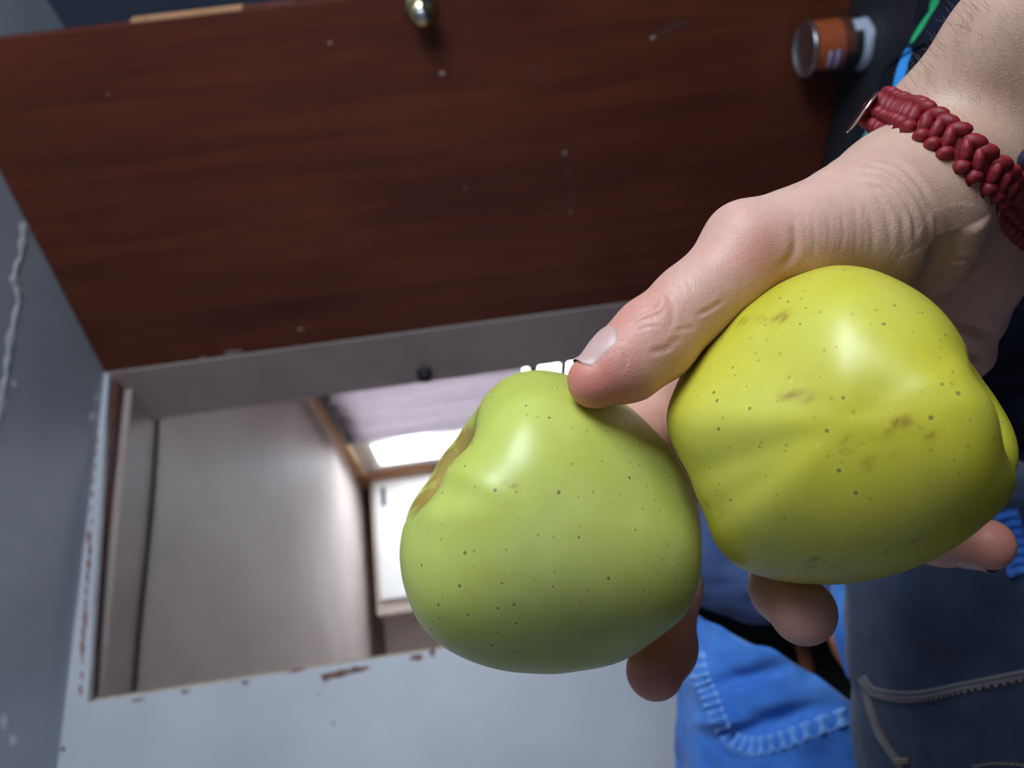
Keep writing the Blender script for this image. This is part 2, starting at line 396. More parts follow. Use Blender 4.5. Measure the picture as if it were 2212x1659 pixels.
# ------------------------------------------------------------------ apples
def apple_mat(name, lo, mid, hi, seed):
    m = Mat(name); v = m.coord()
    off = m.n('ShaderNodeMapping'); off.inputs['Location'].default_value = (seed, seed * .7, seed * .3); m.l(v, off.inputs[0]); v = off.outputs[0]
    c = m.ramp(m.noise(v, 22, 4, .5, .3), [(.28, lo), (.5, mid), (.74, hi)])
    c = m.mix(m.ramp(m.noise(v, 160, 3), [(.4, 0.0), (.75, .22)]), c, tuple(x * .75 for x in mid))
    # lenticels: small dark specks, each in a paler halo
    def specks(scale, r0, r1, s2):
        vo = m.n('ShaderNodeTexVoronoi', feature='F1'); vo.inputs['Scale'].default_value = scale
        mp = m.n('ShaderNodeMapping'); mp.inputs['Location'].default_value = (s2, s2, s2); m.l(v, mp.inputs[0]); m.l(mp.outputs[0], vo.inputs['Vector'])
        return m.ramp(vo.outputs['Distance'], [(r0, 1.0), (r1, 0.0)])
    c = m.mix(m.math('MULTIPLY', specks(205, .10, .20, 3.1), .22), c, tuple(min(1, x * 1.5 + .05) for x in hi))
    c = m.mix(m.math('MULTIPLY', specks(205, .075, .135, 3.1), .75), c, srgb(92, 74, 48))
    c = m.mix(m.math('MULTIPLY', specks(280, .07, .13, 9.3), .6), c, srgb(150, 120, 44))
    # russet streaks around the stem cavity, scars and bruises (stored on the skin)
    rus = m.attr('russet')
    rn = m.math('ADD', rus, m.math('MULTIPLY', m.math('SUBTRACT', m.noise(v, 90, 4, .6, .5), .5), 1.1))
    c = m.mix(m.ramp(rn, [(.42, 0.0), (.60, .85)]), c, srgb(158, 124, 62))
    sc = m.math('MULTIPLY', m.attr('scar'), m.ramp(m.noise(v, 240, 3), [(.38, 0.0), (.55, 1.0)]))
    c = m.mix(m.math('MULTIPLY', sc, .75), c, srgb(134, 86, 36))
    m.col(c); m.set(rough=.37, spec=.5, sss=.12, coat=.12, coatr=.28)
    m.b.inputs['Subsurface Radius'].default_value = (.006, .005, .001); m.b.inputs['Subsurface Scale'].default_value = .5
    b = m.bump(m.noise(v, 60, 3), .10, .0012); m.bump(m.noise(v, 420, 2), .05, .0004, b)
    return m.m
PROF = [(0, .56), (.05, .565), (.12, .61), (.22, .745), (.33, .875), (.45, .93), (.58, .925), (.74, .84), (.88, .67), (.97, .42), (1.0, .15), (.985, -.12), (.93, -.38), (.83, -.61), (.69, -.79), (.54, -.87), (.40, -.885), (.28, -.85), (.17, -.78), (.08, -.735), (0, -.72)]
def make_apple(name, label, cpx, depth, Rpx, axis, sil, mat, seed, lobes, rus_amt, scars):
    c = np.array([(cpx[0] - 1106) / F * depth, (829.5 - cpx[1]) / F * depth, -depth]); R = Rpx / F * depth
    pr = smooth_path(PROF, 110); NSEG = 160
    ax = np.array(axis, float); ax /= np.linalg.norm(ax)
    u = np.cross(ax, (0, 0, 1)); u /= np.linalg.norm(u); w = np.cross(ax, u)
    rows = []; rus = []
    for i, (r, h) in enumerate(pr):
        r = max(r, 0)
        th = np.linspace(0, 2 * math.pi, NSEG, endpoint=False)
        k = lobes * max(0, -h + .25) * np.cos(5 * th + seed) + .022 * np.cos(2 * th + seed * 2) + .016 * np.cos(3 * th + seed)
        hh = h + .03 * r * np.cos(th + seed) + (.012 * np.cos(5 * th + seed + .4) if h > .5 else 0) * min(1, r * 2) * max(0, (h - .5) * 2)
        rr = r * (1 + k)
        rows.append(np.outer(rr * np.cos(th), u) + np.outer(rr * np.sin(th), w) + np.outer(hh * np.ones(NSEG), ax))
        top = 1 if h > 0 else 0
        rus.append(np.full(NSEG, top * rus_amt * max(0, 1.15 - r * 1.55)) + top * rus_amt * .35 * np.clip(np.sin(th * 9 + seed) * np.sin(th * 4 + 1), 0, 1) * (1 if r < .85 else 0) * max(0, 1.3 - r * 1.4))
    V = c + R * np.concatenate(rows)
    # fit the outline of the fruit
    S_ = np.array(sil, float); pa = np.arctan2(S_[:, 1] - cpx[1], S_[:, 0] - cpx[0]); prad = np.hypot(S_[:, 1] - cpx[1], S_[:, 0] - cpx[0])
    o = np.argsort(pa); pa, prad = pa[o], prad[o]
    tgt = lambda a: np.interp(a, np.concatenate([pa - 2 * math.pi, pa, pa + 2 * math.pi]), np.tile(prad, 3))
    for it in range(3):
        d = -V[:, 2]; px = V[:, 0] / d * F + 1106; py = 829.5 - V[:, 1] / d * F
        ang = np.arctan2(py - cpx[1], px - cpx[0]); rad = np.hypot(py - cpx[1], px - cpx[0])
        nb = 120; b = ((ang + math.pi) / (2 * math.pi) * nb).astype(int) % nb; mx = np.zeros(nb); np.maximum.at(mx, b, rad)
        ctr = (np.arange(nb) + .5) / nb * 2 * math.pi - math.pi
        gfac = tgt(ctr) / mx
        ker = np.array([1, 2, 3, 2, 1.]); ker /= ker.sum(); gfac = np.convolve(np.concatenate([gfac[-2:], gfac, gfac[:2]]), ker, 'valid')
        gv = np.interp(ang, np.concatenate([ctr - 2 * math.pi, ctr, ctr + 2 * math.pi]), np.tile(gfac, 3))
        wt = np.clip(rad / (tgt(ang)), 0, 1) ** .7
        gv = 1 + (gv - 1) * wt
        V[:, 0] = c[0] + (V[:, 0] - c[0]) * gv; V[:, 1] = c[1] + (V[:, 1] - c[1]) * gv
    W = V @ MN.T + np.array(CAMLOC)
    fs = []
    for i in range(len(pr) - 1):
        for k in range(NSEG):
            k2 = (k + 1) % NSEG; a, b_, c_, d_ = i * NSEG + k, i * NSEG + k2, (i + 1) * NSEG + k2, (i + 1) * NSEG + k
            fs.append((a, d_, c_, b_))
    me = mesh(W, fs)
    bm = bmesh.new(); bm.from_mesh(me); bmesh.ops.remove_doubles(bm, verts=bm.verts, dist=2e-6); bmesh.ops.recalc_face_normals(bm, faces=bm.faces); bm.to_mesh(me); bm.free()
    n = len(me.vertices); co = np.empty(n * 3); me.vertices.foreach_get('co', co); co = co.reshape(-1, 3)
    rusf = np.concatenate(rus)
    from mathutils.kdtree import KDTree
    kd = KDTree(len(W))
    for i, q in enumerate(W): kd.insert(q, i)
    kd.balance()
    ra = np.array([rusf[kd.find(q)[1]] for q in co])
    bvh = BVHTree.FromPolygons([Vector(q) for q in co], [tuple(p.vertices) for p in me.polygons])
    sa = np.zeros(n)
    for pts, wd in scars:
        for (x, y) in smooth_path(pts, 30) if len(pts) > 1 else pts:
            h = bvh.ray_cast(CAMLOC, ray(x, y))[0]
            if h is not None: sa = np.maximum(sa, np.exp(-(np.linalg.norm(co - np.array(h), axis=1) / (.68 * wd / F * depth)) ** 2))
    for nm, arr in (('russet', ra), ('scar', sa)):
        at = me.attributes.new(nm, 'FLOAT', 'POINT'); at.data.foreach_set('value', arr.astype(np.float32))
    root = tag(empty(name, Vector(W.mean(0))), label, 'apple', 'apples held in the hand')
    adopt(link('skin', me, mat, smooth=True), root)
    sb = c + ax * R * .56; tip = c + ax * R * .66 + u * R * .03
    toW = lambda q: Vector(q @ MN.T) + CAMLOC
    adopt(link('stem', mesh(*tube([toW(sb - ax * .004), toW((sb + tip) / 2), toW(tip)], [.0016, .0013, .0017], 10)), MAT['dark_trim'], smooth=True), root)
    return bvh
SIL_L = [(1170,798),(1100,810),(1050,848),(1020,895),(985,948),(930,1030),(882,1100),(862,1180),(870,1260),(900,1340),(960,1400),(1050,1440),(1150,1455),(1250,1450),(1340,1430),(1420,1380),(1480,1330),(1510,1260),(1516,1160),(1500,1065),(1470,1000),(1410,925),(1350,872),(1250,818)]
SIL_R = [(1800,573),(1720,595),(1640,640),(1560,700),(1500,760),(1460,830),(1437,900),(1450,960),(1490,1030),(1520,1110),(1545,1180),(1600,1230),(1680,1255),(1760,1262),(1850,1258),(1950,1235),(2050,1190),(2120,1140),(2180,1080),(2203,1000),(2195,930),(2160,870),(2112,805),(2092,770),(2075,730),(2050,690),(2000,640),(1930,600),(1870,578)]
G1 = apple_mat('green_apple_skin', srgb(182, 190, 78), srgb(201, 208, 102), srgb(216, 222, 134), 1.3)
G2 = apple_mat('yellow_apple_skin', srgb(184, 176, 40), srgb(204, 196, 58), srgb(212, 208, 88), 5.9)
bvhL = make_apple('apple', 'greener apple with a russet stem hollow under the thumb tip', (1187, 1128), .2255, 328, (-.84, .5, .15), SIL_L, G1, .8, .045, 1.0,
    [([(1085, 1045), (1115, 1050)], 5), ([(1245, 965)], 6), ([(1110, 1410)], 9), ([(1010, 1415)], 6)])
bvhR = make_apple('apple', 'yellower scarred apple resting in the palm', (1822, 915), .1975, 362, (.8, .22, .75), SIL_R, G2, 2.1, .03, .25,
    [([(1600,695),(1650,690),(1700,680)], 9), ([(1690,690),(1715,672)], 6), ([(1690,852),(1760,858)], 9), ([(1840,930),(1835,965),(1850,975)], 8), ([(1880,985),(1880,1005)], 7), ([(1910,975),(1920,985)], 7), ([(1990,925),(2010,940)], 12), ([(1745,1225),(1775,1190)], 7), ([(1965,1165),(2000,1170)], 7), ([(1516,1080),(1530,1090)], 9), ([(1900,930),(1960,910)], 16), ([(2085,750),(2100,800)], 12), ([(1700,860)], 9)])

# ------------------------------------------------------------------ hand and forearm: one continuous skin
GH = .00062
def cam3(px, py, d): return np.array([(px - 1106) / F * d, (829.5 - py) / F * d, -d])
CH_ = []      # (a, ra, b, rb, k)
def chain(pts, k=.006):
    for p, q in zip(pts[:-1], pts[1:]): CH_.append((cam3(*p[:3]), p[3], cam3(*q[:3]), q[3], k))
# forearm (two parallel bars make it wider than thick)
for s in (-1, 1):
    ox, oy = 62 * s * .779, 62 * s * .627
    chain([(2420 + ox, -70 + oy, .203, .0180), (2250 + ox, 138 + oy, .222, .0188), (2096 + ox, 330 + oy, .240, .0195), (2025 + ox * .5, 445 + oy * .5, .238, .0178)], .010)
# thumb: metacarpal, proximal, distal
chain([(2040, 395, .232, .0215), (1955, 445, .222, .0215), (1850, 492, .213, .0172), (1720, 522, .2075, .0128), (1622, 543, .205, .0119)], .008)
chain([(1622, 543, .205, .0119), (1570, 598, .2035, .0108), (1497, 655, .2015, .0102), (1412, 734, .199, .0110)], .004)
chain([(1412, 734, .199, .0110), (1352, 785, .1965, .0098), (1285, 823, .1945, .0071)], .003)
chain([(1600, 512, .2045, .0080), (1640, 520, .2045, .0082)], .006)
# palm: metacarpals fanned behind the yellow apple
MCP = {'i': (1530, 800, .260, .0130), 'm': (1690, 885, .272, .0125), 'r': (1850, 920, .279, .012), 'p': (1990, 905, .280, .011)}
for key, w0 in (('i', (2030, 430, .240)), ('m', (2055, 440, .245)), ('r', (2075, 455, .250)), ('p', (2090, 470, .254))):
    chain([(*w0, .0175), (w0[0] * .55 + MCP[key][0] * .45, w0[1] * .55 + MCP[key][1] * .45, .264, .0135), MCP[key]], .012)
chain([MCP['i'], MCP['m'], MCP['r'], MCP['p']], .010)
chain([(1930, 560, .232, .0185), (1760, 640, .250, .0150), (1590, 770, .257, .0120)], .010)         # thenar and web
# heel of the hand beside the yellow apple
chain([(2070, 490, .243, .0165), (2108, 585, .2475, .0140), (2090, 640, .255, .0125)], .006)
chain([(2068, 690, .262, .0140), (2050, 740, .268, .0115)], .004)
chain([(2092, 765, .264, .0085), (2040, 800, .272, .0095)], .003)
# fingers
chain([MCP['i'], (1415, 905, .268, .0122), (1440, 1040, .285, .0106), (1455, 1270, .268, .0090), (1440, 1400, .247, .0088), (1414, 1450, .237, .0088)], .005)
chain([MCP['m'], (1668, 1040, .270, .0112), (1672, 1180, .250, .0102), (1694, 1272, .223, .0088), (1735, 1322, .208, .0089)], .005)
chain([MCP['r'], (1880, 1040, .280, .0108), (1930, 1130, .275, .0098), (2030, 1165, .262, .0082), (2133, 1176, .247, .0082)], .005)
chain([MCP['p'], (2020, 1000, .282, .0095), (2035, 1080, .276, .0085), (2030, 1130, .268, .0075)], .005)
lo = np.min([np.minimum(a - ra, b - rb) for a, ra, b, rb, k in CH_], 0) - .004
hi = np.max([np.maximum(a + ra, b + rb) for a, ra, b, rb, k in CH_], 0) + .004
dim = np.ceil((hi - lo) / GH).astype(int) + 1
sdf = np.full(dim, .02, np.float32)
axs = [lo[i] + GH * np.arange(dim[i]) for i in range(3)]
for a, ra, b, rb, k in CH_:
    pad = .010 + k
    l_ = np.minimum(a - ra, b - rb) - pad; h_ = np.maximum(a + ra, b + rb) + pad
    sl = [slice(max(0, int((l_[i] - lo[i]) / GH)), min(dim[i], int((h_[i] - lo[i]) / GH) + 2)) for i in range(3)]
    X, Y, Z = np.meshgrid(axs[0][sl[0]], axs[1][sl[1]], axs[2][sl[2]], indexing='ij', sparse=True)
    ab = b - a; L2 = ab @ ab
    t = np.clip(((X - a[0]) * ab[0] + (Y - a[1]) * ab[1] + (Z - a[2]) * ab[2]) / L2, 0, 1)
    d = np.sqrt((X - a[0] - t * ab[0]) ** 2 + (Y - a[1] - t * ab[1]) ** 2 + (Z - a[2] - t * ab[2]) ** 2) - (ra + (rb - ra) * t)
    cur_ = sdf[tuple(sl)]
    h = np.maximum(k - np.abs(cur_ - d), 0) / k
    sdf[tuple(sl)] = np.minimum(cur_, d) - h * h * k * .25
def surface_nets(s, lo, h):
    ins = s < 0
    c8 = [(i, j, k) for i in (0, 1) for j in (0, 1) for k in (0, 1)]
    sh = tuple(n - 1 for n in s.shape)
    cut = lambda arr, o: arr[o[0]:o[0] + sh[0], o[1]:o[1] + sh[1], o[2]:o[2] + sh[2]]
    cnt = sum(cut(ins, o).astype(np.int8) for o in c8)
    cells = np.argwhere((cnt > 0) & (cnt < 8)); idx = np.full(sh, -1, np.int64); idx[tuple(cells.T)] = np.arange(len(cells))
    acc = np.zeros((len(cells), 3)); num = np.zeros(len(cells))
    for o in c8:
        for ax in range(3):
            if o[ax] == 1: continue
            o2 = list(o); o2[ax] = 1
            v0 = s[tuple((cells + o).T)]; v1 = s[tuple((cells + o2).T)]
            m = (v0 < 0) != (v1 < 0); t = np.where(m, v0 / np.where(m, v0 - v1, 1), 0)
            p = np.array(o, float)[None].repeat(len(cells), 0); p[:, ax] += t
            acc += p * m[:, None]; num += m
    V = lo + h * (cells + acc / num[:, None])
    quads = []
    for ax in range(3):
        a1, a2 = [(1, 2), (2, 0), (0, 1)][ax]
        sl0 = [slice(None)] * 3; sl1 = [slice(None)] * 3; sl0[ax] = slice(0, -1); sl1[ax] = slice(1, None)
        e = np.argwhere(ins[tuple(sl0)] != ins[tuple(sl1)])
        e = e[(e[:, a1] > 0) & (e[:, a2] > 0) & (e[:, a1] < s.shape[a1] - 1) & (e[:, a2] < s.shape[a2] - 1)]
        def cell(d1, d2):
            q = e.copy(); q[:, a1] -= d1; q[:, a2] -= d2; return idx[tuple(q.T)]
        q = np.stack([cell(1, 1), cell(0, 1), cell(0, 0), cell(1, 0)], 1)
        flip = ~ins[tuple(e.T)]
        q[flip] = q[flip][:, ::-1]; quads.append(q)
    return V, np.concatenate(quads)
HV, HQ = surface_nets(sdf, lo, GH); del sdf
edges = np.concatenate([HQ[:, [0, 1]], HQ[:, [1, 2]], HQ[:, [2, 3]], HQ[:, [3, 0]]])
def relax(V, n, f=.5):
    deg = np.bincount(edges[:, 0], minlength=len(V)) + np.bincount(edges[:, 1], minlength=len(V))
    for _ in range(n):
        A = np.zeros_like(V)
        for ax in range(3):
            A[:, ax] = np.bincount(edges[:, 0], V[edges[:, 1], ax], len(V)) + np.bincount(edges[:, 1], V[edges[:, 0], ax], len(V))
        V = V + f * (A / deg[:, None] - V)
    return V
HV = relax(HV, 7)
def vnormals(V):
    fn = np.cross(V[HQ[:, 2]] - V[HQ[:, 0]], V[HQ[:, 3]] - V[HQ[:, 1]]); N = np.zeros_like(V)
    for k in range(4):
        for ax in range(3): N[:, ax] += np.bincount(HQ[:, k], fn[:, ax], len(V))
    return N / (np.linalg.norm(N, axis=1)[:, None] + 1e-12)
HW = HV @ MN.T + np.array(CAMLOC)
HN = vnormals(HW)
hb = BVHTree.FromPolygons([Vector(q) for q in HW], [tuple(int(i) for i in q) for q in HQ])
def on_skin(px, py):
    h = hb.ray_cast(CAMLOC, ray(px, py)); return h
CREASE = [   # pixel polyline, depth mm, half width mm
    ([(1886,340),(1947,360),(1984,396),(2008,439),(2025,479),(2038,526)], .6, 1.1),
    ([(1859,352),(1920,368),(1960,398),(1987,435),(2004,472),(2011,523)], .5, 1.0),
    ([(1852,372),(1906,385),(1940,412),(1964,445),(1977,486),(1981,533)], .5, .9),
    ([(1866,395),(1906,412),(1933,442),(1950,472),(1954,540)], .32, .9),
    ([(1886,422),(1910,452),(1920,489),(1923,550)], .26, .8),
    ([(1860,440),(1880,470),(1885,510),(1884,560)], .2, .7),
    ([(1819,450),(1822,500),(1815,550)], .12, .6), ([(1845,440),(1850,490),(1848,555)], .15, .6),
    ([(1714,470),(1719,510),(1716,560)], .12, .6), ([(1755,455),(1760,510),(1757,565)], .13, .6), ([(1788,452),(1792,500),(1788,560)], .1, .6),
    ([(1706,484),(1718,519),(1708,556),(1681,580)], .4, 1.2),
    ([(1395,635),(1421,640),(1428,653),(1413,668),(1381,673)], .3, .5), ([(1384,650),(1405,652),(1398,664)], .2, .4),
    ([(1448,608),(1462,635),(1470,660)], .22, .5), ([(1363,702),(1395,690),(1420,690)], .25, .7), ([(1355,690),(1385,680)], .2, .6),
    ([(1565,648),(1533,668),(1503,682)], .3, .6), ([(1462,746),(1431,756),(1400,762)], .25, .8), ([(1470,730),(1440,742)], .25, .8),
    ([(1436,620),(1450,650),(1452,690),(1440,720)], .2, .9),
    ([(2040,505),(2035,560),(2010,610),(1985,655)], 3.0, 5.0), ([(2056,566),(2085,556),(2110,552)], .3, .8), ([(2050,585),(2075,578)], .25, .7),
    ([(2010,690),(2060,694),(2150,722)], 1.6, 2.2), ([(2050,775),(2090,772),(2130,768)], 1.2, 1.8),
    ([(1400,628),(1432,634),(1440,655),(1425,678),(1388,684)], .16, .45), ([(1388,643),(1410,645),(1416,655),(1400,662)], .2, .4),
    ([(1350,668),(1372,658),(1392,656)], .15, .4), ([(1372,716),(1404,704),(1432,706)], .15, .45), ([(1345,725),(1372,712)], .15, .45),
    ([(1480,590),(1500,640),(1530,690)], .12, .5), ([(1466,604),(1478,650),(1500,705)], .12, .5), ([(1448,720),(1470,712),(1500,706)], .2, .6),
    ([(1300,745),(1325,738),(1352,742)], .14, .5), ([(1345,760),(1352,780),(1346,800)], .2, .5),
    ([(1690,478),(1698,520),(1690,560)], .055, .45), ([(1736,468),(1740,515),(1737,560)], .055, .45), ([(1772,460),(1776,510),(1773,560)], .05, .45), ([(1803,455),(1807,505),(1801,560)], .055, .45), ([(1834,446),(1838,500),(1832,556)], .055, .45), ([(1870,430),(1868,480),(1866,550)], .06, .45),
    ([(1990,300),(2040,330),(2090,345)], .3, 1.0), ([(1985,285),(2040,305),(2110,325)], .25, .9),
]
disp = np.zeros(len(HW))
for pts, dep, wid in CREASE:
    acc = np.full(len(HW), 1e9); hits = []
    for (x, y) in smooth_path(pts, 46):
        h = on_skin(x, y)
        if h[0] is not None: hits.append(np.array(h[0]))
    if len(hits) < 4: continue
    hits = np.array(hits); c = hits.mean(0); R_ = np.linalg.norm(hits - c, axis=1).max() + .006
    near = np.where(np.linalg.norm(HW - c, axis=1) < R_)[0]
    D = np.linalg.norm(HW[near][:, None] - hits[None], axis=2); j = D.argmin(1); dm = D.min(1) * 1000
    taper = np.clip(np.minimum(j, len(hits) - 1 - j) / 8, 0.1, 1)
    disp[near] -= dep * .001 * taper * (np.exp(-(dm / wid) ** 2) - .45 * np.exp(-((dm - 1.9 * wid) / wid) ** 2))
HW = HW + HN * disp[:, None]
hme = mesh(HW, [tuple(int(i) for i in q) for q in HQ])
def red_at(pts):
    o = np.zeros(len(HW))
    for (x, y, d, r, a) in pts:
        c = np.array(P(x, y, d)); o += a * np.exp(-(np.linalg.norm(HW - c, axis=1) / r) ** 2)
    return np.clip(o, 0, 1)
red = red_at([(1290, 850, .193, .012, 1.0), (1260, 860, .195, .012, .5), (1370, 700, .192, .013, .42), (1340, 640, .2, .012, .3), (1650, 555, .195, .011, .45), (1600, 545, .195, .010, .2), (1414, 1450, .235, .02, .8), (1720, 1330, .2, .016, .45), (2150, 1170, .243, .016, .9), (1400, 900, .262, .03, .45), (2010, 610, .235, .014, .45), (1480, 820, .22, .02, .3)])
at = hme.attributes.new('red', 'FLOAT', 'POINT'); at.data.foreach_set('value', red.astype(np.float32))
tan = red_at([(2250, 150, .22, .05, 1), (2080, 330, .22, .03, .7), (1990, 420, .21, .02, .3)])
at = hme.attributes.new('tan', 'FLOAT', 'POINT'); at.data.foreach_set('value', tan.astype(np.float32))
sk = Mat('skin'); v = sk.coord()
c = sk.ramp(sk.noise(v, 70, 5, .6), [(.3, srgb(208, 162, 146)), (.7, srgb(221, 179, 164))])
c = sk.mix(sk.math('MULTIPLY', sk.attr('tan'), .75), c, srgb(190, 156, 132))
c = sk.mix(sk.math('MULTIPLY', sk.attr('red'), .8), c, srgb(206, 116, 100))
c = sk.mix(sk.ramp(sk.noise(v, 500, 3), [(.45, 0.0), (.8, .25)]), c, srgb(196, 140, 120))
sk.col(c); sk.set(rough=.46, spec=.4, sss=.25); sk.b.inputs['Subsurface Radius'].default_value = (.008, .003, .0015); sk.b.inputs['Subsurface Scale'].default_value = .5
vo = sk.n('ShaderNodeTexVoronoi', feature='DISTANCE_TO_EDGE'); vo.inputs['Scale'].default_value = 900; sk.l(v, vo.inputs['Vector'])
b = sk.bump(vo.outputs['Distance'], .25, .0005); sk.bump(sk.noise(v, 260, 5), .10, .0008, b)
person = link('person', hme, sk.m, smooth=True)
tag(person, 'bare forearm and hand gripping two apples, in dark shirt and jeans', 'person')
hb2 = BVHTree.FromPolygons([Vector(q) for q in HW], [tuple(int(i) for i in q) for q in HQ])
# thumbnail
def nail(name, ctr, axis_cam, dors_cam, length, ang, mat, parent, base=0.0):
    a = Vector(MN @ (np.array(axis_cam) / np.linalg.norm(axis_cam))); dn = Vector(MN @ np.array(dors_cam)); dn = (dn - a * dn.dot(a)).normalized(); s = a.cross(dn)
    vs, fs = [], []; NU, NVv = 18, 16
    for i in range(NVv + 1):
        t = i / NVv; wv = math.sin(math.pi * min(1, .16 + t * .62)) ** .55 if t < .5 else 1.0
        wv = min(1, (math.sqrt(max(0, 1 - ((.42 - t) / .42) ** 2)) if t < .42 else 1.0) + .02)
        if t > .85: wv *= math.sqrt(max(.25, 1 - ((t - .85) / .15) ** 2 * .75))
        for k in range(NU + 1):
            u_ = (k / NU * 2 - 1); th = u_ * ang * wv
            d = dn * math.cos(th) + s * math.sin(th)
            o = ctr + a * (t - .5) * length
            h = hb2.ray_cast(o + d * .03, -d)
            p = h[0] if h[0] is not None else o + d * .008
            edge = max(abs(u_), 0 if t > .3 else (1 - t / .3), 0) ** 4
            vs.append(p + d * (.00045 * (1 - edge) - .0003 * edge + (.0003 if t > .9 else 0)))
    for i in range(NVv):
        for k in range(NU): q = i * (NU + 1) + k; fs.append((q, q + 1, q + NU + 2, q + NU + 1))
    return link(name, mesh(vs, fs), mat, parent, smooth=True)
nm_ = Mat('fingernail'); v = nm_.coord(); nm_.col(nm_.ramp(nm_.noise(v, 120, 2), [(.3, srgb(200, 158, 150)), (.7, srgb(210, 172, 166))])); nm_.set(rough=.38, spec=.5, sss=.1); nm_.b.inputs['Subsurface Scale'].default_value = .003
nail('thumbnail', P(1316, 802, .1955), cam3(1285, 823, .1945) - cam3(1412, 734, .199), (-.54, .78, .26), .0125, .85, nm_.m, person)
nail('fingernail', P(2105, 1176, .250), cam3(2133, 1176, .247) - cam3(2030, 1165, .262), (-.1, -.85, -.25), .010, .85, nm_.m, person)
# fine hairs on the forearm
hv = []
for i in range(150):
    if i < 70:
        t = random.random(); x = 1930 + t * 190 + random.uniform(-3, 26); y = 225 - t * 235 + random.uniform(-6, 26)
    else:
        x = random.uniform(1960, 2205); y = random.uniform(10, 270)
        if x < 1990 + (205 - y) * .7: continue
    h = hb2.ray_cast(CAMLOC, ray(x, y))
    if h[0] is None: continue
    g1 = (M @ Vector((random.uniform(-.9, .1), random.uniform(-.2, .9), random.uniform(0, .3)))).normalized()
    Lh = random.uniform(.003, .008) if i < 70 else random.uniform(.0025, .005)
    p0 = h[0]; p1 = p0 + (h[1] * .55 + g1 * .6) * Lh * .5; p2 = p1 + (h[1] * .1 + g1) * Lh * .6
    hv.append(tube([p0, p1, p2], [.00004, .000035, .00002], 5))
hm = plain('arm_hair', srgb(190, 168, 150), .35)
tag(link('arm_hair', mesh(*merge(hv)), hm, person), kind='stuff')

# ------------------------------------------------------------------ red knotted bracelet with a steel disc
cord = Mat('red_cord'); v = cord.coord(); cord.col(cord.ramp(cord.noise(v, 700, 4), [(.3, srgb(108, 15, 27)), (.7, srgb(160, 32, 45))])); cord.set(rough=.55); cord.bump(cord.noise(v, 1500, 3), .35, .0004)
AXC = Vector((.627, .779, .50)).normalized()                     # forearm direction, camera space
axw = M @ AXC; wc = P(2078, 376, .240)
uw = (M @ Vector((-.779, .627, 0))).normalized(); uw = (uw - axw * uw.dot(axw)).normalized(); vw = axw.cross(uw)
if vw.dot(M @ Vector((0, 0, 1))) < 0: vw = -vw
ring = []
for k in range(240):
    th = 2 * math.pi * k / 240
    d = uw * math.cos(th) + vw * math.sin(th)
    h = hb2.ray_cast(wc + d * .06, -d)
    ring.append((h[0] if h[0] is not None else wc + d * .03) + d * .0016)
ring = np.array([list(q) for q in ring])
for _ in range(12): ring = .5 * ring + .25 * (np.roll(ring, 1, 0) + np.roll(ring, -1, 0))
seg = np.linalg.norm(np.roll(ring, -1, 0) - ring, axis=1); cum = np.concatenate([[0], np.cumsum(seg)])
brac = tag(empty('bracelet', wc), 'red knotted cord bracelet with a shiny steel disc on the wrist', 'bracelet')
def ellipsoid(rx, ry, rz, nu=12, nv=8):
    vs = [(0, 0, rz)]; fs = []
    for j in range(1, nv):
        p = math.pi * j / nv
        for i in range(nu):
            a = 2 * math.pi * i / nu; vs.append((rx * math.sin(p) * math.cos(a), ry * math.sin(p) * math.sin(a), rz * math.cos(p)))
    vs.append((0, 0, -rz)); n = len(vs)
    for i in range(nu): fs.append((0, 1 + i, 1 + (i + 1) % nu)); fs.append((n - 1, n - 1 - nu + (i + 1) % nu, n - 1 - nu + i))
    for j in range(nv - 2):
        for i in range(nu):
            a = 1 + j * nu + i; b = 1 + j * nu + (i + 1) % nu; fs.append((a, a + nu, b + nu, b))
    me = mesh(vs, fs); me.materials.append(cord.m); me.polygons.foreach_set('use_smooth', [True] * len(me.polygons)); return me
vs, fs = [], []
for k in range(240):
    o = Vector(ring[k]) - wc; o = (o - axw * o.dot(axw)).normalized()
    for b_, l_ in ((-.0052, -.0012), (-.0052, .0004), (.0052, .0004), (.0052, -.0012)): vs.append(Vector(ring[k]) + axw * b_ + o * l_)
for k in range(240):
    for j in range(4): fs.append((k * 4 + j, k * 4 + (j + 1) % 4, ((k + 1) % 240) * 4 + (j + 1) % 4, ((k + 1) % 240) * 4 + j))
adopt(link('core_cord', mesh(vs, fs), cord.m), brac)
K_edge = ellipsoid(.0033, .0020, .0022); K_mid = ellipsoid(.0034, .0017, .0020); K_loop = ellipsoid(.0023, .0019, .0021)
step = .0044; nst = int(cum[-1] / step)
for i in range(nst):
    s = i * step; k = np.searchsorted(cum, s) % 240
    p = Vector(ring[k]); t = Vector(ring[(k + 3) % 240] - ring[k - 3]).normalized(); o = (p - wc); o = (o - axw * o.dot(axw)); o = (o - t * o.dot(t)).normalized(); b = axw
    for me, off, rot, lift, ds in ((K_edge, .0047, .45, .0, .0), (K_edge, -.0047, -.45, .0, .5), (K_mid, .0017, -1.0, .0010, .0), (K_loop, -.0016, .9, .0012, .45)):
        q = p + t * ds * step + b * off + o * lift
        x = (t * math.cos(rot) + b * math.sin(rot)).normalized(); y = o.cross(x)
        m4 = Matrix.Translation(q) @ Matrix((x, y, o)).transposed().to_4x4() @ Matrix.Rotation(random.uniform(-.15, .15), 4, 'Z')
        ob = bpy.data.objects.new('knot', me); COL.objects.link(ob); ob.matrix_world = m4; ob.parent = brac; ob.matrix_parent_inverse = brac.matrix_basis.inverted()
_r0 = M.transposed() @ (Vector(ring[0]) - CAMLOC); dd = -_r0.z
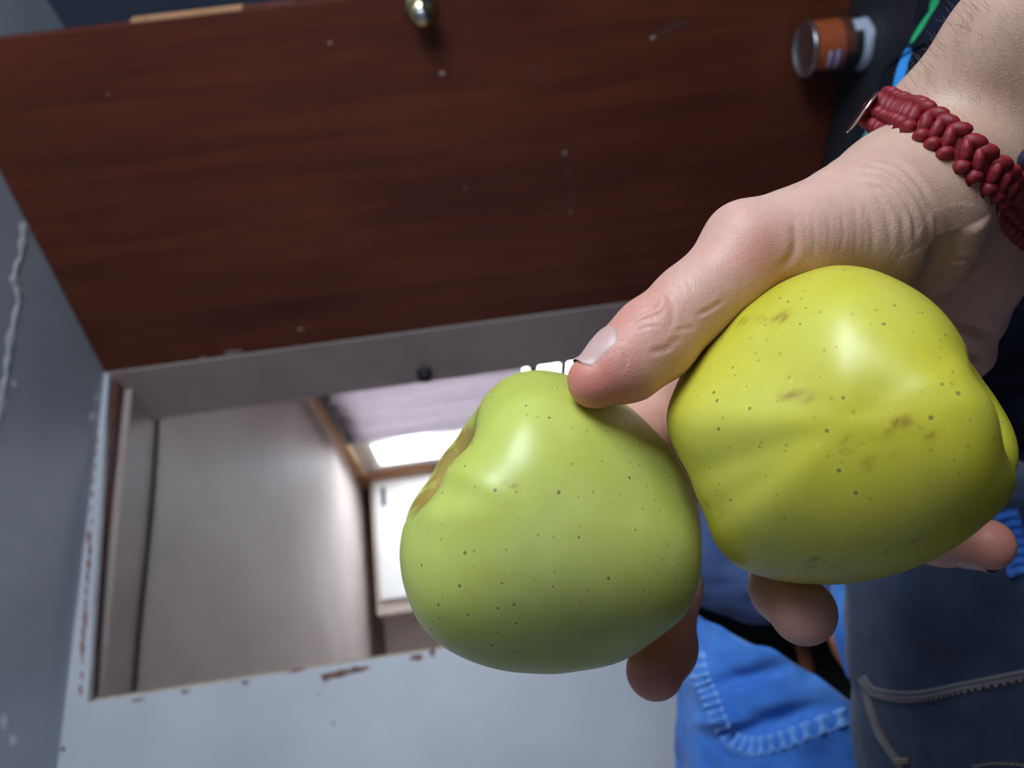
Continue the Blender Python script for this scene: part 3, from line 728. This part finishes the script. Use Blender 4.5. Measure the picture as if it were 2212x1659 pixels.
dc = P(1862, 243, dd); dz = (M @ Vector((-.82, .57, -.10))).normalized(); dx = dz.orthogonal().normalized(); dy = dz.cross(dx)
dfr = Matrix.Translation(dc) @ Matrix((dx, dy, dz)).transposed().to_4x4()
adopt(link('metal_disc', mesh(*lathe([(0, -.0005), (.0062, -.0005), (.0070, -.0002), (.0072, .0002), (.0066, .0006), (.0058, .0005), (0, .0007)], 48, dfr)), MAT['steel'], smooth=True), brac)
adopt(link('disc_link', mesh(*tube([dc + dx * .0 + dz * -.0004, Vector(dc) * .4 + P(1895, 240, dd) * .6, P(1915, 250, dd)], .0016, 8)), cord.m, smooth=True), brac)
# dark bead bracelet further round the wrist
bb = tag(empty('bead_bracelet', P(2240, 450, .235)), 'dark blue glossy bead bracelet beside the red cord bracelet', 'bracelet')
for k in range(7):
    bx, by = 2214 + k * 24, 352 - k * 30
    h = hb2.ray_cast(CAMLOC, ray(bx, by)); bc = h[0] + h[1] * .003 if h[0] is not None else P(bx, by, .24)
    vs, fs = lathe([(.0045 * math.sin(a), -.0045 * math.cos(a)) for a in np.linspace(0.02, math.pi - .02, 10)], 16, Matrix.Translation(bc))
    adopt(link('bead', mesh(vs, fs), MAT['bead'], smooth=True), bb)

# ------------------------------------------------------------------ clothes
def cloth_tube(rows, ns, nl, folds=0.0, seed=0, fold_fn=None, flat=1.0, cut=None):
    """rows: (px, py, depth, radius_m) along the limb; closed, folded cloth tube in world space"""
    path = smooth_path(rows, nl); c = np.array([cam3(*r[:3]) for r in path]); rad = path[:, 3]
    V = []; L = []; A = []
    for i in range(nl):
        t = c[min(i + 1, nl - 1)] - c[max(i - 1, 0)]; t /= np.linalg.norm(t)
        u = np.cross(t, (0, 0, 1)); u /= np.linalg.norm(u); w = np.cross(u, t)
        th = np.linspace(0, 2 * math.pi, ns, endpoint=False)
        V.append(c[i] + rad[i] * (np.outer(np.cos(th), u) + flat * np.outer(np.sin(th), w))); L += [i / (nl - 1)] * ns; A += list(th)
    V = np.concatenate(V); ctr = np.repeat(c, ns, 0); N = V - ctr; N /= np.linalg.norm(N, axis=1)[:, None]
    V = V + N * (folds * vnoise(V / .09, seed) + .4 * folds * vnoise(V / .035, seed + 1))[:, None]
    if fold_fn is not None: V = V + N * fold_fn(V)[:, None]
    if cut is not None:                       # slanted open end of the leg
        d = -V[:, 2]; px = V[:, 0] / d * F + 1106; py = 829.5 - V[:, 1] / d * F
        V[:, 1] = (829.5 - np.maximum(py, cut(px))) / F * d
    fs = []
    for i in range(nl - 1):
        for k in range(ns):
            k2 = (k + 1) % ns; fs.append((i * ns + k, (i + 1) * ns + k, (i + 1) * ns + k2, i * ns + k2))
    fs.append(tuple(range(ns))); fs.append(tuple((nl - 1) * ns + k for k in range(ns - 1, -1, -1)))
    W = V @ MN.T + np.array(CAMLOC)
    me = mesh(W, fs)
    for nm, arr in (('along', L), ('around', A)):
        at = me.attributes.new(nm, 'FLOAT', 'POINT'); at.data.foreach_set('value', np.array(arr, np.float32))
    return me, BVHTree.FromPolygons([Vector(q) for q in W], [tuple(f) for f in fs])
def denim(name, c1, c2, c3):
    m = Mat(name); v = m.coord(); vs = m.coord('Object', (1, 1, 1), (.5, .3, .7))
    c = m.ramp(m.noise(v, 14, 5, .6), [(.3, c1), (.5, c2), (.75, c3)])
    w = m.n('ShaderNodeTexWave', wave_type='BANDS'); w.inputs['Scale'].default_value = 420; w.inputs['Distortion'].default_value = 0.4; m.l(vs, w.inputs['Vector'])
    c = m.mix(m.math('MULTIPLY', w.outputs['Fac'], .10), c, tuple(min(1, x * 1.8) for x in c3)); m.col(c); m.set(rough=.9, sheen=.15, spec=.2)
    b = m.bump(w.outputs['Fac'], .12, .0005); m.bump(m.noise(v, 700, 3), .25, .0006, b); return m.m
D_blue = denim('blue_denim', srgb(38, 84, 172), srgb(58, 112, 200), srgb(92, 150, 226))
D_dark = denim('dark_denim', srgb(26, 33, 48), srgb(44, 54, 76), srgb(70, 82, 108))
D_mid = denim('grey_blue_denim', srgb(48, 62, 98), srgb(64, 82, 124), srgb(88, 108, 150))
jeans = empty('jeans', P(1900, 1500, .5)); adopt(jeans, person)
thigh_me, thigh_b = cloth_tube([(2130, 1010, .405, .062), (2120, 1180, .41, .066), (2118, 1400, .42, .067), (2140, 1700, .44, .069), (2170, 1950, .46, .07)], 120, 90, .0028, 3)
def fold_blue(V):
    d = -V[:, 2]; px = V[:, 0] / d * F + 1106; py = 829.5 - V[:, 1] / d * F
    s = lambda x0, y0, x1, y1, wd, dp: -dp * np.exp(-(((px - x0) * (y1 - y0) - (py - y0) * (x1 - x0)) / math.hypot(x1 - x0, y1 - y0) / wd) ** 2) * np.clip(1.3 - np.abs(((px - x0) * (x1 - x0) + (py - y0) * (y1 - y0)) / ((x1 - x0) ** 2 + (y1 - y0) ** 2) - .5) * 2, 0, 1)
    return s(1560, 1590, 1790, 1530, 22, .012) + s(1540, 1480, 1700, 1440, 16, .007) + s(1500, 1560, 1640, 1560, 14, -.006)
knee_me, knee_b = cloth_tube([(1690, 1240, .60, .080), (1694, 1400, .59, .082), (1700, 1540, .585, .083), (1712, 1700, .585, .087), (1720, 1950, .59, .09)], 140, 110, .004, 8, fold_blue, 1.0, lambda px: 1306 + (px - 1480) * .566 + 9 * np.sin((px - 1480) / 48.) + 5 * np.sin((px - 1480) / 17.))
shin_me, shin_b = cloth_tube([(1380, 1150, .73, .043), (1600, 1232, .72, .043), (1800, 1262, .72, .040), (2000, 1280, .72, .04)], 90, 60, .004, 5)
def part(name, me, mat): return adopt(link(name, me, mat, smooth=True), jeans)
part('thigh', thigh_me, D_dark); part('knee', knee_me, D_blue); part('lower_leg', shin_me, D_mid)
hip_me, hip_b = cloth_tube([(1862, 1200, .47, .018), (1845, 1300, .47, .013), (1838, 1370, .47, .010), (1850, 1460, .47, .006)], 60, 40, .002, 11)
part('fly_fold', hip_me, D_blue)
def ribbon(name, poly, wpx, bvh, mat, lift=.0012, pucker=0.0, n=90):
    pl = smooth_path(poly, n); vs, fs = [], []; K = 7; ok = []
    for i, (x, y) in enumerate(pl):
        t = pl[min(i + 1, n - 1)] - pl[max(i - 1, 0)]; t /= np.linalg.norm(t); nx, ny = -t[1], t[0]
        row = []
        for k in range(K):
            f_ = k / (K - 1) * 2 - 1
            h = bvh.ray_cast(CAMLOC, ray(x + nx * wpx * f_ / 2, y + ny * wpx * f_ / 2))
            if h[0] is None: row = None; break
            pk = pucker * (.5 + .5 * math.sin(i * 1.15 + f_ * .9)) * (1 - f_ ** 4)
            row.append(h[0] + h[1] * ((lift * (1 - abs(f_) ** 6) - .0006) - pk + (lift * .8 if abs(f_) > .6 and abs(f_) < .95 else 0)))
        ok.append(row)
    base = None
    for row in ok:
        if row is None: base = None; continue
        s = len(vs); vs += row
        if base is not None:
            for k in range(K - 1): fs.append((base + k, base + k + 1, s + k + 1, s + k))
        base = s
    if fs: return part(name, mesh(vs, fs), mat)
def stitches(name, poly, bvh, mat, n, r=.0006, gap=.35):
    pl = smooth_path(poly, n * 4 + 1); parts = []
    for i in range(n):
        a = pl[i * 4]; b_ = pl[i * 4] + (pl[i * 4 + 4] - pl[i * 4]) * (1 - gap)
        pa = bvh.ray_cast(CAMLOC, ray(*a)); pb = bvh.ray_cast(CAMLOC, ray(*b_))
        if pa[0] is None or pb[0] is None or (pa[0] - pb[0]).length > .02: continue
        m_ = (pa[0] + pb[0]) / 2 + pa[1] * r * 1.6
        parts.append(tube([pa[0], m_, pb[0]], [r * .6, r, r * .6], 6))
    if parts: return tag(part(name, mesh(*merge(parts)), mat), kind='stuff')
SEAM_L = denim('faded_seam', srgb(78, 124, 200), srgb(104, 150, 220), srgb(140, 180, 236))
ribbon('seam', [(1500, 1400), (1512, 1460), (1530, 1500), (1548, 1545), (1575, 1590), (1620, 1612), (1680, 1602), (1750, 1575), (1860, 1535)], 44, knee_b, SEAM_L, .0022, .0045, 120)
stitches('seam_stitching', [(1498, 1440), (1520, 1520), (1545, 1585), (1600, 1632), (1680, 1622), (1760, 1592), (1860, 1552)], knee_b, MAT['blue_thread'], 60, .0006)
SEAM_D = denim('faded_dark_seam', srgb(84, 84, 92), srgb(110, 106, 110), srgb(138, 132, 132))
ribbon('pocket_seam', [(1862, 1462), (1880, 1488), (1920, 1500), (1990, 1500), (2080, 1482), (2215, 1455)], 20, thigh_b, SEAM_D, .0012)
stitches('pocket_stitching', [(1866, 1472), (1885, 1500), (1930, 1512), (1990, 1512), (2080, 1494), (2215, 1466)], thigh_b, MAT['thread'], 40, .0007)
ribbon('side_seam', [(1866, 1478), (1878, 1530), (1900, 1590), (1940, 1650), (1955, 1680)], 13, thigh_b, SEAM_D, .001)
stitches('side_stitching', [(1876, 1478), (1888, 1530), (1910, 1588), (1952, 1650)], thigh_b, MAT['thread'], 22, .0006)
stitches('hem_stitching', [(2100, 1655), (2150, 1648), (2215, 1652)], thigh_b, MAT['thread'], 12, .0006)
ribbon('pocket_tab', [(1932, 1645), (1965, 1643)], 13, thigh_b, MAT['thread'], .0014, 0, 12)
ribbon('waistband', [(2170, 1100), (2190, 1170), (2205, 1240)], 60, thigh_b, D_blue, .0025, .001, 40)
shirt_m = Mat('striped_navy_shirt'); v = shirt_m.coord(); al = shirt_m.attr('along'); ar = shirt_m.attr('around')
base = shirt_m.ramp(shirt_m.noise(v, 30, 3), [(.3, srgb(6, 8, 18)), (.7, srgb(13, 19, 36))])
c = base
for nm, cc in (('green_stripe', srgb(36, 150, 92)), ('blue_stripe', srgb(52, 140, 214)), ('teal_stripe', srgb(60, 150, 140))):
    c = shirt_m.mix(shirt_m.ramp(shirt_m.attr(nm), [(.35, 0.0), (.5, 1.0)]), c, cc)
shirt_m.col(c); shirt_m.set(rough=.9, spec=.15); shirt_m.bump(shirt_m.noise(v, 900, 3), .3, .0005)
shirt_me, shirt_b = cloth_tube([(2560, -160, .42, .112), (2482, 0, .42, .112), (2450, 100, .42, .112), (2432, 205, .42, .111), (2382, 275, .42, .110), (2310, 350, .42, .110), (2290, 450, .42, .105), (2440, 620, .42, .098), (2510, 770, .42, .095), (2555, 900, .42, .092), (2560, 1100, .42, .092), (2575, 1280, .42, .092), (2600, 1500, .42, .09)], 120, 160, .002, 21)
_n = len(shirt_me.vertices); _co = np.empty(_n * 3); shirt_me.vertices.foreach_get('co', _co); _co = _co.reshape(-1, 3)
for nm, pl, wd in (('green_stripe', [(2030, -30), (2012, 20), (1990, 55), (1974, 88)], 15), ('blue_stripe', [(1958, 118), (1944, 160), (1932, 215), (1915, 250)], 18), ('teal_stripe', [(1890, 275), (1862, 315), (1842, 345)], 16)):
    arr = np.zeros(_n)
    for (x, y) in smooth_path(pl, 24):
        h = shirt_b.ray_cast(CAMLOC, ray(x, y))[0]
        if h is not None: arr = np.maximum(arr, np.exp(-(np.linalg.norm(_co - np.array(h), axis=1) / (wd / F * .42)) ** 2))
    at = shirt_me.attributes.new(nm, 'FLOAT', 'POINT'); at.data.foreach_set('value', arr.astype(np.float32))
adopt(link('shirt', shirt_me, shirt_m.m, smooth=True), person)
# black shape added to darken the shaded gap behind the legs, with brown straps
dark_gap = tag(empty('dark_gap', P(1790, 1430, .82)), 'black fill added for the shaded gap behind the jeans, with brown straps', 'dark_gap')
bme, gap_b = cloth_tube([(1470, 1350, .86, .03), (1510, 1358, .86, .05), (1740, 1420, .86, .062), (1860, 1450, .86, .062), (1940, 1470, .86, .04)], 60, 40, .003, 2)
adopt(link('body', bme, MAT['dark_gap'], smooth=True), dark_gap)
adopt(link('strap', mesh(*tube([P(1722, 1340, .79), P(1735, 1400, .785), P(1745, 1450, .785), P(1748, 1540, .79)], .0075, 10)), MAT['strap'], smooth=True), dark_gap)
adopt(link('strap', mesh(*tube([P(1792, 1360, .70), P(1810, 1410, .70), P(1842, 1455, .70), P(1870, 1480, .70)], .0045, 10)), MAT['strap'], smooth=True), dark_gap)
